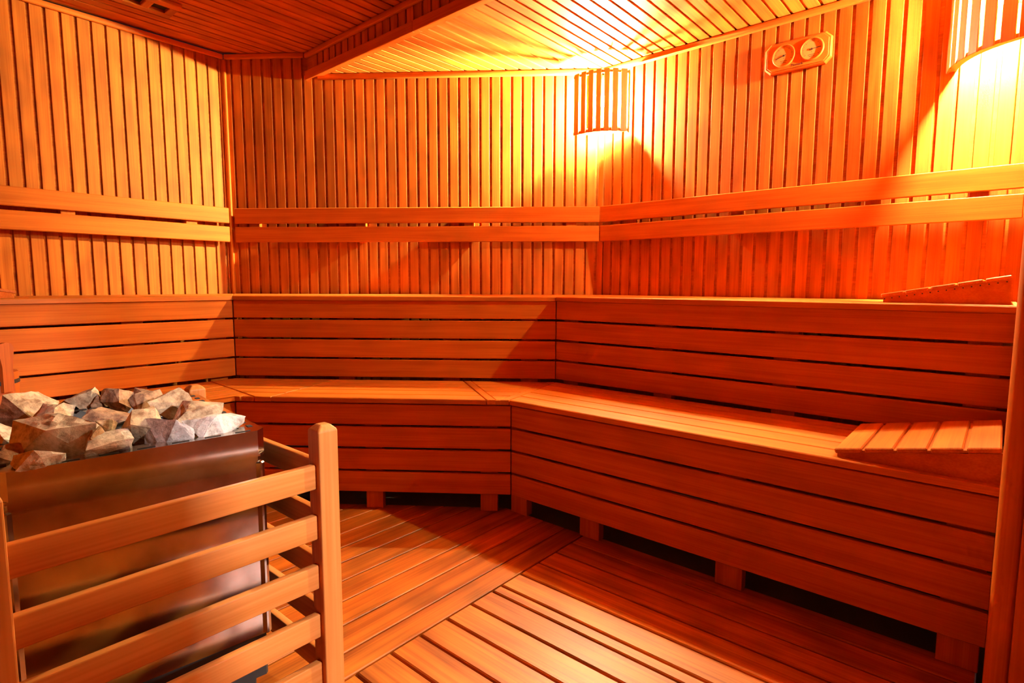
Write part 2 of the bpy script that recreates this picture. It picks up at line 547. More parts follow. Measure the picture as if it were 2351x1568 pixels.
# ------------------------------------------------------------------ floor and duckboards
fl_poly = [isect(nL, WL + 0.05, nR, FRONT - 0.05), WA + Vector((-0.06, 0.06)), WBc + Vector((0.02, 0.07)), WC + dR * 0.06 + nR * 0.05,
           nR * DOORN + dR * (SIDE + 0.06), nR * (FRONT - 0.05) + dR * (SIDE + 0.06)]
floor = slab('floor', fl_poly, -0.10, -0.045, 'concrete', dR)
BORD = 1.180                                           # nL of the line between the two duckboard fields
left_field = [nL * BORD + dL * (-0.95), isect(nL, BORD, nR, 1.822), isect(nR, 1.822, nB, 2.425), isect(nB, 2.425, nL, 2.60), nL * 2.60 + dL * (-0.95)]
seams = [BORD, 1.270, 1.380, 1.491, 1.599, 1.710, 1.811, 1.914, 2.02, 2.125, 2.23, 2.335, 2.44, 2.545, 2.60]
for i in range(len(seams) - 1):
    q = strip(left_field, nL, seams[i] + 0.0028, seams[i + 1] - 0.0028)
    if q:
        prism('plank', q, -0.024, rng.uniform(-0.0012, 0.0), dL, 'floor', floor, 0.0025)
right_field = [isect(nL, BORD - 0.004, nR, 1.845), nR * 1.845 + dR * (END - 0.03), nR * 1.60 + dR * (END - 0.03), nR * 1.60 + dR * (SIDE - 0.01),
               nR * (-0.80) + dR * (SIDE - 0.01), isect(nL, BORD - 0.004, nR, -0.80)]
seams = [1.845, 1.733, 1.630, 1.525, 1.421, 1.322, 1.277, 1.179, 1.076, 0.973, 0.871, 0.761]
while seams[-1] > -0.78:
    seams.append(seams[-1] - 0.103)
for i in range(len(seams) - 1):
    q = strip(right_field, nR, seams[i + 1] + 0.0042, seams[i] - 0.0042)
    if q:
        prism('plank', q, -0.024, rng.uniform(-0.0012, 0.0), dR, 'floor', floor, 0.003)

# ------------------------------------------------------------------ benches
def lerp(a, b, f):
    return a + (b - a) * f
def riser(parent, p0, p1, inward, ztop, count=4, zb=0.1, face=0.090):
    """horizontal boards of a bench front; p0,p1 on the outer face"""
    d = (p1 - p0).normalized()
    ln = (p1 - p0).length
    for i in range(count):
        z1 = ztop - i * zb
        c = (p0 + p1) / 2 + inward * 0.010
        board('riser_board', (ln - 0.002, 0.020, face), (d.x, d.y, 0), (inward.x, inward.y, 0), (c.x, c.y, z1 - face / 2), 'bench', parent, 0.0025)
def battens(parent, p0, p1, inward, fr, z0, z1, w_=0.085, off=0.041):
    d = (p1 - p0).normalized()
    for f in fr:
        c = lerp(p0, p1, f) + inward * off
        board('batten', (z1 - z0, w_, 0.038), (0, 0, 1), (d.x, d.y, 0), (c.x, c.y, (z0 + z1) / 2), 'bench', parent, 0.002)
def top_boards(parent, poly, n, c0, c1, cnt, along, z1, gap=0.006, th=0.021, bev=0.003):
    wd = (c1 - c0) / cnt
    for i in range(cnt):
        a_ = c0 + i * wd + (gap / 2 if i else 0)
        b_ = c0 + (i + 1) * wd - gap / 2
        q = strip(poly, n, a_, b_)
        if q and abs(area2(q)) > 4e-4:
            prism('seat_board', q, z1 - th, z1, along, 'seat', parent, bev)

# upper bench in three runs with mitred corners
NOSE = 0.010
uA, uB = isect(nL, UL - NOSE, nB, UB - NOSE), isect(nB, UB - NOSE, nR, UR - NOSE)
iA, iB = isect(nL, WL - 0.012, nB, WB - 0.012), isect(nB, WB - 0.012, nR, WR - 0.012)
Lfar = -0.35
ub_left = thing('upper_bench', 'long upper bench along the sunlit-bright orange left wall', 'bench', P(nL, dL, 3.2, 0.5), 'upper bench runs')
ub_left['label'] = 'upper slatted bench run along the bright left wall'
q = [nL * (UL - NOSE) + dL * Lfar, uA, iA, nL * (WL - 0.012) + dL * Lfar]
top_boards(ub_left, q, nL, UL - NOSE, WL - 0.012, 6, dL, Z_UP)
riser(ub_left, nL * UL + dL * Lfar, UA, nL, -0.083 + CZ)
battens(ub_left, nL * UL + dL * Lfar, UA, nL, (0.08, 0.42, 0.73, 0.955), 0.0, Z_UP - 0.022)
ub_back = thing('upper_bench', 'upper slatted bench run below the lamp-less middle back wall', 'bench', P(nB, dB, 3.1, -0.7), 'upper bench runs')
ub_back['label'] = 'upper slatted bench run along the middle back wall'
top_boards(ub_back, [uA + dB * 0.001, uB - dB * 0.001, iB - dB * 0.001, iA + dB * 0.001], nB, UB - NOSE, WB - 0.012, 6, dB, Z_UP)
riser(ub_back, UA + dB * 0.001, UBc, nB, -0.083 + CZ)
battens(ub_back, UA, UBc, nB, (0.06, 0.35, 0.68, 0.92), 0.0, Z_UP - 0.022)
ub_right = thing('upper_bench', 'upper slatted bench run under the thermometer on the right wall', 'bench', P(nR, dR, 2.55, -0.8), 'upper bench runs')
top_boards(ub_right, [uB + dR * 0.001, nR * (UR - NOSE) + dR * (END - 0.004), nR * (WR - 0.012) + dR * (END - 0.004), iB + dR * 0.001], nR, UR - NOSE, WR - 0.012, 6, dR, Z_UP)
riser(ub_right, UBc, nR * UR + dR * (END - 0.006), nR, -0.083 + CZ)
battens(ub_right, UBc, nR * UR + dR * END, nR, (0.045, 0.33, 0.62, 0.955), 0.0, Z_UP - 0.022)

# lower bench: left run, narrow corner piece, back run, wide corner piece, right run
LN = 0.018
lA, lB = isect(nL, LL - LN, nB, LB - LN), isect(nB, LB - LN, nR, LR - LN)
w1b, w1f = Vector((-1.496, 2.779)), Vector((-1.087, 2.383))
w2f, w2b = Vector((-1.050, 2.383)), Vector((-0.902, 2.839))
m1b, m1f = Vector((-0.238, 2.797)), Vector((-0.098, 2.322))
m2f, m2b = Vector((0.005, 2.314)), Vector((0.225, 2.753))
def on(line_a, line_b, n, c):
    f = (c - line_a.dot(n)) / ((line_b - line_a).dot(n))
    return lerp(line_a, line_b, f)
cb_, cf_ = UB - 0.004, LB - LN
w1f, w2f, m1f = on(w1b, w1f, nB, cf_), on(w2b, w2f, nB, cf_), on(m1b, m1f, nB, cf_)
w2b, m1b = on(w2b, w2f, nB, cb_), on(m1b, m1f, nB, cb_)
w1b = on(w1b, w1f, nL, UL - 0.004)
m2f, m2b = lB, on(lB, UBc, nB, cb_)
UAi = isect(nL, UL - 0.004, nB, cb_)
g_ = 0.0025
lb_left = thing('lower_bench', 'lower slatted bench run beside the stove on the left', 'bench', P(nL, dL, 2.7, 0.5), 'lower bench runs')
q = [nL * (LL - LN) + dL * Lfar, lA, w1f, w1b, nL * (UL - 0.004) + dL * Lfar]
nw1 = (w1f - w1b).normalized(); nw1 = Vector((-nw1.y, nw1.x))
if nw1.dot(w2f - w1f) < 0:
    nw1 = -nw1
q = clip(q, nw1, w1f.dot(nw1) - g_)
top_boards(lb_left, q, nL, LL - LN - 0.12, UL - 0.004, 6, dL, Z_LOW)
riser(lb_left, nL * LL + dL * Lfar, LA, nL, -0.516 + CZ)
battens(lb_left, nL * LL + dL * Lfar, LA, nL, (0.08, 0.5, 0.93), 0.0, Z_LOW - 0.022, 0.09)
wedge1 = thing('bench_corner', 'narrow wedge-shaped corner piece of the lower bench nearest the stove', 'bench corner', V3(lerp(w1f, w2b, 0.5)), 'lower bench corner pieces')
q = [w1f, w2f, w2b, UAi, w1b]
q = clip(q, nw1, w1f.dot(nw1) + g_, False)
top_boards(wedge1, q, nB, cf_, cb_, 5, dB, Z_LOW)
lb_back = thing('lower_bench', 'lower slatted bench run in the middle facing the camera', 'bench', P(nB, dB, 2.6, -0.5), 'lower bench runs')
q = [w2f + dB * g_, m1f - dB * g_, m1b - dB * g_, w2b + dB * g_]
top_boards(lb_back, q, nB, cf_, cb_, 5, dB, Z_LOW)
riser(lb_back, LA + dB * 0.001, LBc, nB, -0.516 + CZ)
battens(lb_back, LA, LBc, nB, (0.08, 0.5, 0.92), 0.0, Z_LOW - 0.022, 0.075)
wedge2 = thing('bench_corner', 'wide wedge-shaped corner piece of the lower bench below the corner lamp', 'bench corner', V3(lerp(m1f, m2b, 0.5)), 'lower bench corner pieces')
def side_n(a_, b_, ref):
    v = (b_ - a_).normalized()
    v = Vector((-v.y, v.x))
    return v if v.dot(ref - a_) > 0 else -v
q = [m1f + dB * g_, m2f - dB * g_, m2b - dB * g_, m1b + dB * g_]
cen = (q[0] + q[2]) / 2
n1, n2 = side_n(q[0], q[3], cen), side_n(q[1], q[2], cen)
prism('edge_batten', clip(q, n1, q[0].dot(n1) + 0.034), Z_LOW - 0.021, Z_LOW, q[3] - q[0], 'seat', wedge2, 0.002)
qq = clip(q, n1, q[0].dot(n1) + 0.035, False)
prism('edge_batten', clip(qq, n2, q[1].dot(n2) + 0.034), Z_LOW - 0.021, Z_LOW, q[2] - q[1], 'seat', wedge2, 0.002)
qq = clip(qq, n2, q[1].dot(n2) + 0.035, False)
top_boards(wedge2, qq, nB, cf_, cb_, 5, dB, Z_LOW)
lb_right = thing('lower_bench', 'lower slatted bench run along the right with headrest at its end', 'bench', P(nR, dR, 2.0, -0.7), 'lower bench runs')
q = [lB + dR * g_, nR * (LR - LN) + dR * (END - 0.004), nR * (UR - 0.004) + dR * (END - 0.004), isect(nR, UR - 0.004, nB, cb_) + dR * g_]
top_boards(lb_right, q, nR, LR - LN, UR - 0.004, 5, dR, Z_LOW)
riser(lb_right, LBc, nR * LR + dR * (END - 0.016), nR, -0.516 + CZ)
tl0 = LBc.dot(dR)
battens(lb_right, nR * LR, nR * LR + dR, nR, (-1.525, -1.165, -0.623, -0.03), 0.0, Z_LOW - 0.022, 0.088)

# ------------------------------------------------------------------ backrests
RZ = [(0.357 + CZ, 0.447 + CZ), (0.247 + CZ, 0.337 + CZ)]
def backrest(label, n, d, c, wallc, t0, t1, blocks):
    o = thing('backrest', label, 'backrest', P(n, d, c, (t0 + t1) / 2, 0.247 + CZ), 'backrests on the walls')
    for z0, z1 in RZ:
        pc = n * (c + 0.011) + d * ((t0 + t1) / 2)
        board('rail', (t1 - t0, 0.022, z1 - z0), (d.x, d.y, 0), (n.x, n.y, 0), (pc.x, pc.y, (z0 + z1) / 2), 'bench', o, 0.003)
    for b in blocks:
        dep = wallc - c - 0.022
        pc = n * (c + 0.022 + dep / 2) + d * b
        board('spacer', (0.19, dep - 0.001, 0.06), (0, 0, 1), (n.x, n.y, 0), (pc.x, pc.y, 0.347 + CZ), 'bench', o, 0.002)
RA, RBc = isect(nL, RL, nB, RB), isect(nB, RB, nR, RR)
backrest('two-rail wooden backrest on the bright left wall', nL, dL, RL, WL, -0.3, RA.dot(dL) - 0.022, (0.25, 0.75, 1.32))
backrest('two-rail wooden backrest on the middle back wall below the corner lamp', nB, dB, RB, WB, RA.dot(dB) + 0.008, RBc.dot(dB) - 0.001, (-1.75, -1.10, -0.45, 0.15))
backrest('two-rail wooden backrest on the right wall under the thermometer', nR, dR, RR, WR, RBc.dot(dR) + 0.002, END - 0.010, (-1.60, -1.02, -0.45, -0.10))

# ------------------------------------------------------------------ headrests
def headrest(label, n, d, c0, c1, t0, t1, z, h0=0.020, h1=0.094, nails=0):
    """wedge rising from t0 to t1, lying between c0 (front) and c1 (back)"""
    o = thing('headrest', label, 'headrest', P(n, d, (c0 + c1) / 2, (t0 + t1) / 2, z), 'wooden headrests')
    ln = abs(t1 - t0)
    sgn = 1 if t1 > t0 else -1
    e = d * sgn
    slope = (h1 - h0) / ln
    th = 0.014
    up = Vector((e.x, e.y, slope)).normalized()
    nrm = Vector((0, 0, 1)) - up * up.z
    nrm.normalize()
    # side cheeks
    for c in (c0 + 0.012, c1 - 0.012):
        vs = []
        for s in (-0.010, 0.010):
            for x, zz in ((0.012, 0.0), (ln, 0.0), (ln, h1 - th - 0.001), (0.012, h0 - th + slope * 0.012 + 0.001)):
                q_ = n * (c + s) + d * t0 + e * x
                vs.append((q_.x, q_.y, z + zz))
        mesh_obj('cheek', [Vector(v) for v in vs], [(0, 3, 2, 1), (4, 5, 6, 7), (0, 1, 5, 4), (1, 2, 6, 5), (2, 3, 7, 6), (3, 0, 4, 7)], 'bench', o)
    for k in range(nails):
        x = 0.016 + (ln - 0.03) * k / (nails - 1)
        q_ = n * (c0 + 0.0019) + d * t0 + e * x
        board('nail', (0.004, 0.004, 0.0012), (e.x, e.y, 0), (0, 0, 1), (q_.x, q_.y, z + h0 + slope * x - th - 0.006), 'iron', o, 0.0008)
    q_ = n * ((c0 + c1) / 2) + d * t0 + e * (ln / 2)
    cen_ = Vector((q_.x, q_.y, z + h0 + slope * ln / 2)) - nrm * (th - 0.004)
    board('backing_board', (c1 - c0 - 0.006, ln - 0.010, 0.006), (n.x, n.y, 0), up, cen_, 'seat', o, 0)
    cnt = 5
    pw = ln / cnt
    for i in range(cnt):
        x = (i + 0.5) * pw if i else 0.5 * pw
        q_ = n * ((c0 + c1) / 2) + d * t0 + e * x
        cen_ = Vector((q_.x, q_.y, z + h0 + slope * x)) - nrm * (th / 2)
        board('slat', (c1 - c0, pw * math.sqrt(1 + slope * slope) - 0.007, th), (n.x, n.y, 0), up, cen_, 'seat', o, 0.003)
    return o
headrest('sloping slatted headrest at the right end of the lower bench', nR, dR, 1.790, 2.175, -0.340, 0.024, Z_LOW, 0.022, 0.094)
headrest('sloping slatted headrest at the right end of the upper bench', nR, dR, 2.40, 2.79, -0.338, 0.018, Z_UP, 0.030, 0.096, nails=16)
headrest('sloping slatted headrest tip at the left edge of the upper bench', nL, dL, 3.10, 3.48, 0.470, 0.110, Z_UP, 0.030, 0.096)

# ------------------------------------------------------------------ thermometer and hygrometer
def disc(name, r, h, c, ex, nrm, mat, parent, seg=32):
    """short cylinder, axis along nrm, centre of its back face at c"""
    vs, fs = [], []
    for zz in (0, h):
        for i in range(seg):
            a = 2 * math.pi * i / seg
            vs.append(Vector((r * math.cos(a), r * math.sin(a), zz)))
    fs.append(tuple(range(seg - 1, -1, -1)))
    fs.append(tuple(range(seg, 2 * seg)))
    for i in range(seg):
        j = (i + 1) % seg
        fs.append((i, j, seg + j, seg + i))
    ez = Vector(nrm).normalized()
    exv = Vector(ex).normalized()
    eyv = ez.cross(exv)
    m4 = Matrix((exv, eyv, ez)).transposed().to_4x4()
    m4.translation = Vector(c)
    return mesh_obj(name, vs, fs, mat, parent, m4)
tc_ = Vector((1.283, 2.671))
tt = tc_.dot(dR)
th_base = P(nR, dR, WR - 0.001, tt, 1.040 + CZ)
thermo = thing('thermo_hygrometer', 'octagonal wooden thermometer and hygrometer with two round dials on the wall', 'thermometer', th_base)
ux, uz = Vector((dR.x, dR.y, 0)), Vector((0, 0, 1))
out3 = Vector((-nR.x, -nR.y, 0))
def oct_plate(name, hw, hh, ch, d0, d1, mat, bev_in=0.0, holes=()):
    pts = [(-hw + ch, -hh), (hw - ch, -hh), (hw, -hh + ch), (hw, hh - ch), (hw - ch, hh), (-hw + ch, hh), (-hw, hh - ch), (-hw, -hh + ch)]
    vs = []
    n = len(pts)
    for dd, inset in ((d0, 0), (d1 - bev_in, 0), (d1, bev_in)):
        for x, y in pts:
            k_ = 1 - inset / hw
            k2 = 1 - inset / hh
            vs.append(th_base + ux * (x * k_) + uz * (y * k2) + out3 * dd)
    fs = []
    for r_ in range(2):
        for i in range(n):
            j = (i + 1) % n
            fs.append((r_ * n + i, r_ * n + j, (r_ + 1) * n + j, (r_ + 1) * n + i))
    fs.append(tuple(range(n - 1, -1, -1)))
    fs.append(tuple(range(2 * n, 3 * n)))
    me = [v - th_base for v in vs]
    return mesh_obj(name, me, fs, mat, thermo, Matrix.Translation(th_base))
oct_plate('case', 0.139, 0.067, 0.024, 0.0, 0.022, 'trim', 0.005)
oct_plate('face_plate', 0.128, 0.058, 0.020, 0.021, 0.026, 'trim', 0.001)
def ring(name, r0, r1, h, c, mat, parent, seg=40):
    vs, fs = [], []
    prof = [(r0, 0), (r0, h), (r0 + (r1 - r0) * 0.45, h * 1.15), (r1, 0.0)]
    for i in range(seg):
        a = 2 * math.pi * i / seg
        for r, hh in prof:
            vs.append(ux * (r * math.cos(a)) + uz * (r * math.sin(a)) + out3 * hh)
    k_ = len(prof)
    for i in range(seg):
        j = (i + 1) % seg
        for q_ in range(k_ - 1):
            fs.append((i * k_ + q_, j * k_ + q_, j * k_ + q_ + 1, i * k_ + q_ + 1))
    return mesh_obj(name, vs, fs, mat, parent, Matrix.Translation(c), True)
for xs, angs, needle in ((-0.056, (205, -25), 197), (0.061, (220, -40), 4)):
    c = th_base + ux * xs + uz * 0.003
    dial = disc('dial', 0.044, 0.0012, c + out3 * 0.0262, ux, out3, 'dial', thermo)
    ring('bezel', 0.0435, 0.050, 0.006, c + out3 * 0.026, 'trim', thermo)
    def onface(o_):
        place(o_, WORLD[o_.name], dial)
    a0, a1 = angs
    for i in range(25):
        a = math.radians(a0 + (a1 - a0) * i / 24)
        r_ = 0.0355
        rad = ux * math.cos(a) + uz * math.sin(a)
        onface(board('scale_mark', (0.0065 if i % 4 == 0 else 0.004, 0.0009 if i % 4 else 0.0016, 0.0003), rad, rad.cross(out3), c + out3 * 0.0276 + rad * r_, 'ink', None, 0))
    for k_ in range(2):
        onface(board('printed_line', (0.030 - 0.006 * k_, 0.0018, 0.0003), ux, uz, c + out3 * 0.0276 - uz * (0.023 + 0.007 * k_), 'ink', None, 0))
    onface(board('printed_dot', (0.0025, 0.0025, 0.0003), ux, uz, c + out3 * 0.0276 - uz * 0.0115, 'ink', None, 0))
    a = math.radians(needle)
    rad = ux * math.cos(a) + uz * math.sin(a)
    onface(board('needle', (0.046, 0.0026, 0.0008), rad, rad.cross(out3), c + out3 * 0.0288 + rad * 0.013, 'ink', None, 0))
    onface(disc('needle_hub', 0.0042, 0.003, c + out3 * 0.0272, ux, out3, 'ink', None, 14))
tx = bpy.data.curves.new('lettering', 'FONT')
tx.body = 'Finmark'
tx.size = 0.0155
tx.align_x = 'CENTER'
tx.extrude = 0.0003
txo = bpy.data.objects.new('lettering_curve', tx)
COL.objects.link(txo)
bpy.context.view_layer.update()
tme = bpy.data.meshes.new_from_object(txo)
bpy.data.objects.remove(txo)
tme.materials.clear()
tme.materials.append(M['ink'])
let = bpy.data.objects.new('lettering', tme)
link(let)
m4 = Matrix((ux, uz, out3)).transposed().to_4x4()
m4.translation = th_base + ux * 0.002 - uz * 0.052 + out3 * 0.0264
place(let, m4, thermo)

# ------------------------------------------------------------------ slatted corner lamps
def corner_lamp(label, corner, e1, e2, half, depth, sag, count, z0, z1, bulb_d, bulb_z, bulb_mat, gap=0.0162, cutoff_plate=None, count_wide=False, rim=0.007):
    base = V3(corner + e2 * 0.02, z0)
    o = thing('wall_lamp', label, 'lamp', base, 'slatted corner lamps')
    def arc(x):
        return corner + e1 * x + e2 * (depth - sag * (x / half) ** 2)
    pw = 2 * half / count
    for i in range(count):
        x = -half + (i + 0.5) * pw
        a_, b_ = arc(x - pw / 2), arc(x + pw / 2)
        ex = (b_ - a_)
        wd = ex.length - gap
        if count_wide and i in (0, count - 1):
            wd += gap * 0.9
        ex.normalize()
        c = (a_ + b_) / 2
        board('slat', (z1 - z0, wd, 0.008), (0, 0, 1), (ex.x, ex.y, 0), (c.x, c.y, (z0 + z1) / 2), 'shade', o, 0.0015)
    for zz in (z0 + 0.004, z1 - 0.020):
        vs, fs = [], []
        K = 24
        for i in range(K + 1):
            x = -half + 2 * half * i / K
            p = arc(x) - e2 * 0.0055
            q_ = p - e2 * (rim if zz < z0 + 0.05 else 0.007)
            for u in (p, q_):
                for h in (0.0, 0.014):
                    vs.append(Vector((u.x, u.y, zz + h)) - base)
        for i in range(K):
            a_ = 4 * i
            b_ = 4 * (i + 1)
            fs += [(a_, b_, b_ + 1, a_ + 1), (a_ + 2, a_ + 3, b_ + 3, b_ + 2), (a_, a_ + 2, b_ + 2, b_), (a_ + 1, b_ + 1, b_ + 3, a_ + 3)]
        fs += [(0, 1, 3, 2), (4 * K, 4 * K + 2, 4 * K + 3, 4 * K + 1)]
        mesh_obj('rib', vs, fs, 'shade', o, Matrix.Translation(base))
    if cutoff_plate:
        for sx in (1,):
            a_ = corner + e1 * (sx * half * 1.01) + e2 * 0.100
            b_ = corner + e1 * (sx * half * 1.01) + e2 * (depth - sag - 0.004)
            c = (a_ + b_) / 2
            board('light_baffle', (z1 - z0 - 0.004, (b_ - a_).length, 0.007), (0, 0, 1), (e2.x, e2.y, 0), (c.x, c.y, (z0 + z1) / 2), 'shade', o, 0.0015)  # baffle added on one side to limit the bulb's spill along the wall
        prism('cutoff_plate', [corner + e1 * a_ + e2 * b_ for a_, b_ in cutoff_plate], z0 + 0.020, z0 + 0.027, e1, 'frost', o, 0)  # added under the bulb to cut direct light on the wall below
    bc = corner + e2 * bulb_d
    bm = bmesh.new()
    bmesh.ops.create_uvsphere(bm, u_segments=16, v_segments=10, radius=0.030)
    me = bpy.data.meshes.new('bulb'); bm.to_mesh(me); bm.free()
    me.materials.append(M[bulb_mat])
    b = bpy.data.objects.new('bulb', me)
    link(b)
    place(b, Matrix.Translation((bc.x, bc.y, bulb_z)), o)
    sp = lerp(corner, bc, 0.5)
    board('bulb_holder', ((bc - corner).length - 0.03, 0.03, 0.03), (e2.x, e2.y, 0), (0, 0, 1), (sp.x, sp.y, bulb_z), 'iron', o, 0.004)
    return o
th1 = math.radians(19.0)
e1 = Vector((math.cos(th1), -math.sin(th1))); e2 = Vector((-math.sin(th1), -math.cos(th1)))
corner_lamp('slatted wooden lamp glowing in the corner of the back walls', WBc + e1 * 0.010, e1, e2, 0.152, 0.190, 0.055, 7, 0.832 + CZ, 1.160 + CZ, 0.052, 1.030 + CZ, 'bulb_corner', cutoff_plate=[(-0.150, 0.072), (-0.04, 0.034), (0.0, 0.022), (0.04, 0.034), (0.150, 0.072), (0.150, 0.122), (0.10, 0.155), (0.04, 0.172), (-0.04, 0.172), (-0.10, 0.155), (-0.150, 0.122)])
e1b = (dR - nR).normalized(); e2b = -(dR + nR).normalized()
corner_lamp('large slatted wooden lamp at the top right beside the end wall', WC, e1b, e2b, 0.192, 0.265, 0.072, 7, 0.830 + CZ, 1.165 + CZ, 0.175, 1.030 + CZ, 'bulb_near', 0.0175, count_wide=True, rim=0.030)

# ------------------------------------------------------------------ ceiling vent
va, vb_ = Vector((-1.600, 2.890)), Vector((-1.733, 3.000))
vd = (vb_ - va).normalized()
vn = Vector((-vd.y, vd.x))
if vn.dot(Vector((-1, -1))) < 0:
    vn = -vn
vc = (va + vb_) / 2 + vn * 0.13
vent = thing('ceiling_vent', 'wooden ventilation hatch with dark slots on the high ceiling', 'vent', Vector((vc.x, vc.y, Z_HI)))
for s, wd_ in ((-0.062, 0.046), (0.062, 0.046)):
    c = vc + vd * s
    board('side_bar', (0.26, wd_, 0.022), (vn.x, vn.y, 0), (vd.x, vd.y, 0), (c.x, c.y, Z_HI - 0.011), 'panel', vent, 0.004)
for s in (-0.11, -0.005, 0.11):
    c = vc + vn * s
    board('cross_bar', (0.08, 0.036, 0.020), (vd.x, vd.y, 0), (vn.x, vn.y, 0), (c.x, c.y, Z_HI - 0.0115), 'panel', vent, 0.003)
c = vc
board('opening', (0.24, 0.078, 0.004), (vn.x, vn.y, 0), (vd.x, vd.y, 0), (c.x, c.y, Z_HI - 0.003), 'dark', vent, 0)

# ------------------------------------------------------------------ stove guard
fu, fv = -dR, -nR                                      # into the room's left, towards the entrance
F0 = Vector((-0.412, 1.205))
PW = 0.046
corners = {'f': F0, 'b': F0 + fu * 0.714, 'n': F0 + fv * 0.548, 'm': F0 + fu * 0.714 + fv * 0.548}
guard = thing('stove_guard', 'low slatted wooden safety fence around the stone-filled stove', 'fence', V3(F0))
FT = -0.302 + CZ
def post(p):
    h = FT
    vs, fs = [], []
    r = PW / 2
    lev = [(0.0, r), (h - 0.012, r), (h, r - 0.012)]
    for z, rr in lev:
        for sx, sy in ((-1, -1), (1, -1), (1, 1), (-1, 1)):
            q_ = dR * (sx * rr) + nR * (sy * rr)
            vs.append(Vector((z - h / 2, sx * rr, sy * rr)))
    for l in range(2):
        for i in range(4):
            j = (i + 1) % 4
            fs.append((4 * l + i, 4 * l + j, 4 * l + 4 + j, 4 * l + 4 + i))
    fs += [(3, 2, 1, 0), (8, 9, 10, 11)]
    o = mesh_obj('post', vs, fs, 'fence', guard, basis((0, 0, 1), (dR.x, dR.y, 0), (p.x, p.y, h / 2)))
    bmx = bmesh.new(); bmx.from_mesh(o.data)
    bmesh.ops.recalc_face_normals(bmx, faces=bmx.faces)
    bmesh.ops.bevel(bmx, geom=list(bmx.edges), offset=0.003, segments=2, affect='EDGES', profile=0.5)
    bmx.to_mesh(o.data); bmx.free()
    return o
for p in corners.values():
    post(p)
RAILS = [(-0.388 - 0.1125 * i + CZ, -0.442 - 0.1125 * i + CZ) for i in range(5)]
def rails(p, q_, off):
    d = (q_ - p).normalized()
    ln = (q_ - p).length - PW + 0.004
    n_ = Vector((-d.y, d.x))
    for z1, z0 in RAILS:
        c = (p + q_) / 2 + n_ * off
        board('rail', (ln, 0.018, z1 - z0), (d.x, d.y, 0), (n_.x, n_.y, 0), (c.x, c.y, (z0 + z1) / 2), 'fence', guard, 0.003, 2)
rails(corners['n'], corners['f'], 0.0)
rails(corners['f'], corners['b'], 0.0)
rails(corners['n'], corners['m'], 0.0)
rails(corners['m'], corners['b'], 0.0)

# ------------------------------------------------------------------ stove
SZ = -0.318 + CZ
rot = math.radians(6.0)
def rotv(v, a):
    return Vector((v.x * math.cos(a) - v.y * math.sin(a), v.x * math.sin(a) + v.y * math.cos(a)))
sv, su = rotv(fv, -rot), rotv(fu, -rot)               # along the front, and to the back
S0 = Vector((-0.540, 1.216))                           # front right corner of the rim
SW, SD = 0.445, 0.560
def SP(a, b):
    return S0 + sv * a + su * b
stove = thing('sauna_stove', 'square steel sauna stove with slotted rim heaped with stones', 'stove', V3(SP(SW / 2, SD / 2)))
def ring_plate(name, o0, o1, z0, z1, mat, ch=0.0):
    """rectangular tube around the stove: outer inset o0, inner inset o1"""
    def loop(i):
        c = max(0.0, ch - i * 0.4)
        pts = [(i + c, i), (i, i + c), (i, SD - i - c), (i + c, SD - i), (SW - i - c, SD - i), (SW - i, SD - i - c), (SW - i, i + c), (SW - i - c, i)]
        return [SP(a, b) for a, b in pts]
    A, B = loop(o0), loop(o1)
    base = stove.location
    vs = [Vector((p.x, p.y, z)) - base for z in (z0, z1) for p in A] + [Vector((p.x, p.y, z)) - base for z in (z0, z1) for p in B]
    fs = []
    for i in range(8):
        j = (i + 1) % 8
        fs += [(i, j, 8 + j, 8 + i), (16 + i, 24 + i, 24 + j, 16 + j), (8 + i, 8 + j, 24 + j, 24 + i), (i, 16 + i, 16 + j, j)]
    o = mesh_obj(name, vs, fs, mat, stove, Matrix.Translation(base))
    bmx = bmesh.new(); bmx.from_mesh(o.data); bmesh.ops.recalc_face_normals(bmx, faces=bmx.faces); bmx.to_mesh(o.data); bmx.free()
    return o
rim = ring_plate('rim', 0.0, 0.042, SZ - 0.004, SZ, 'steel', 0.018)
ring_plate('rim_apron', 0.0, 0.004, SZ - 0.052, SZ - 0.004, 'steel', 0.018)
ring_plate('body', 0.010, 0.030, 0.20, SZ - 0.050, 'steel', 0.010)
ring_plate('ledge', 0.002, 0.012, SZ - 0.058, SZ - 0.052, 'steel', 0.012)
ring_plate('base_band', 0.012, 0.03, 0.10, 0.20, 'iron', 0.010)
for a, b in ((0.05, 0.05), (SW - 0.05, 0.05), (0.05, SD - 0.05), (SW - 0.05, SD - 0.05)):
    p = SP(a, b)
    board('leg', (0.10, 0.035, 0.035), (0, 0, 1), (su.x, su.y, 0), (p.x, p.y, 0.05), 'iron', stove, 0.003)
c = SP(SW / 2, SD / 2)
board('stone_tray', (SW - 0.05, SD - 0.05, 0.01), (sv.x, sv.y, 0), (su.x, su.y, 0), (c.x, c.y, SZ - 0.062), 'iron', stove, 0)
def slots(p0, p1, cnt, ln, wd):
    d = (p1 - p0).normalized()
    for i in range(cnt):
        p = lerp(p0, p1, (i + 0.5) / cnt)
        board('slot', (ln, wd, 0.002), (d.x, d.y, 0), (-d.y, d.x, 0), (p.x, p.y, SZ), 'dark', rim, 0)
slots(SP(0.015, 0.011), SP(SW - 0.015, 0.011), 7, 0.030, 0.0045)
slots(SP(0.018, 0.03), SP(0.018, SD - 0.02), 11, 0.017, 0.010)
slots(SP(SW - 0.015, 0.03), SP(SW - 0.015, SD - 0.02), 11, 0.017, 0.010)
slots(SP(0.03, SD - 0.013), SP(SW - 0.03, SD - 0.013), 7, 0.030, 0.0045)
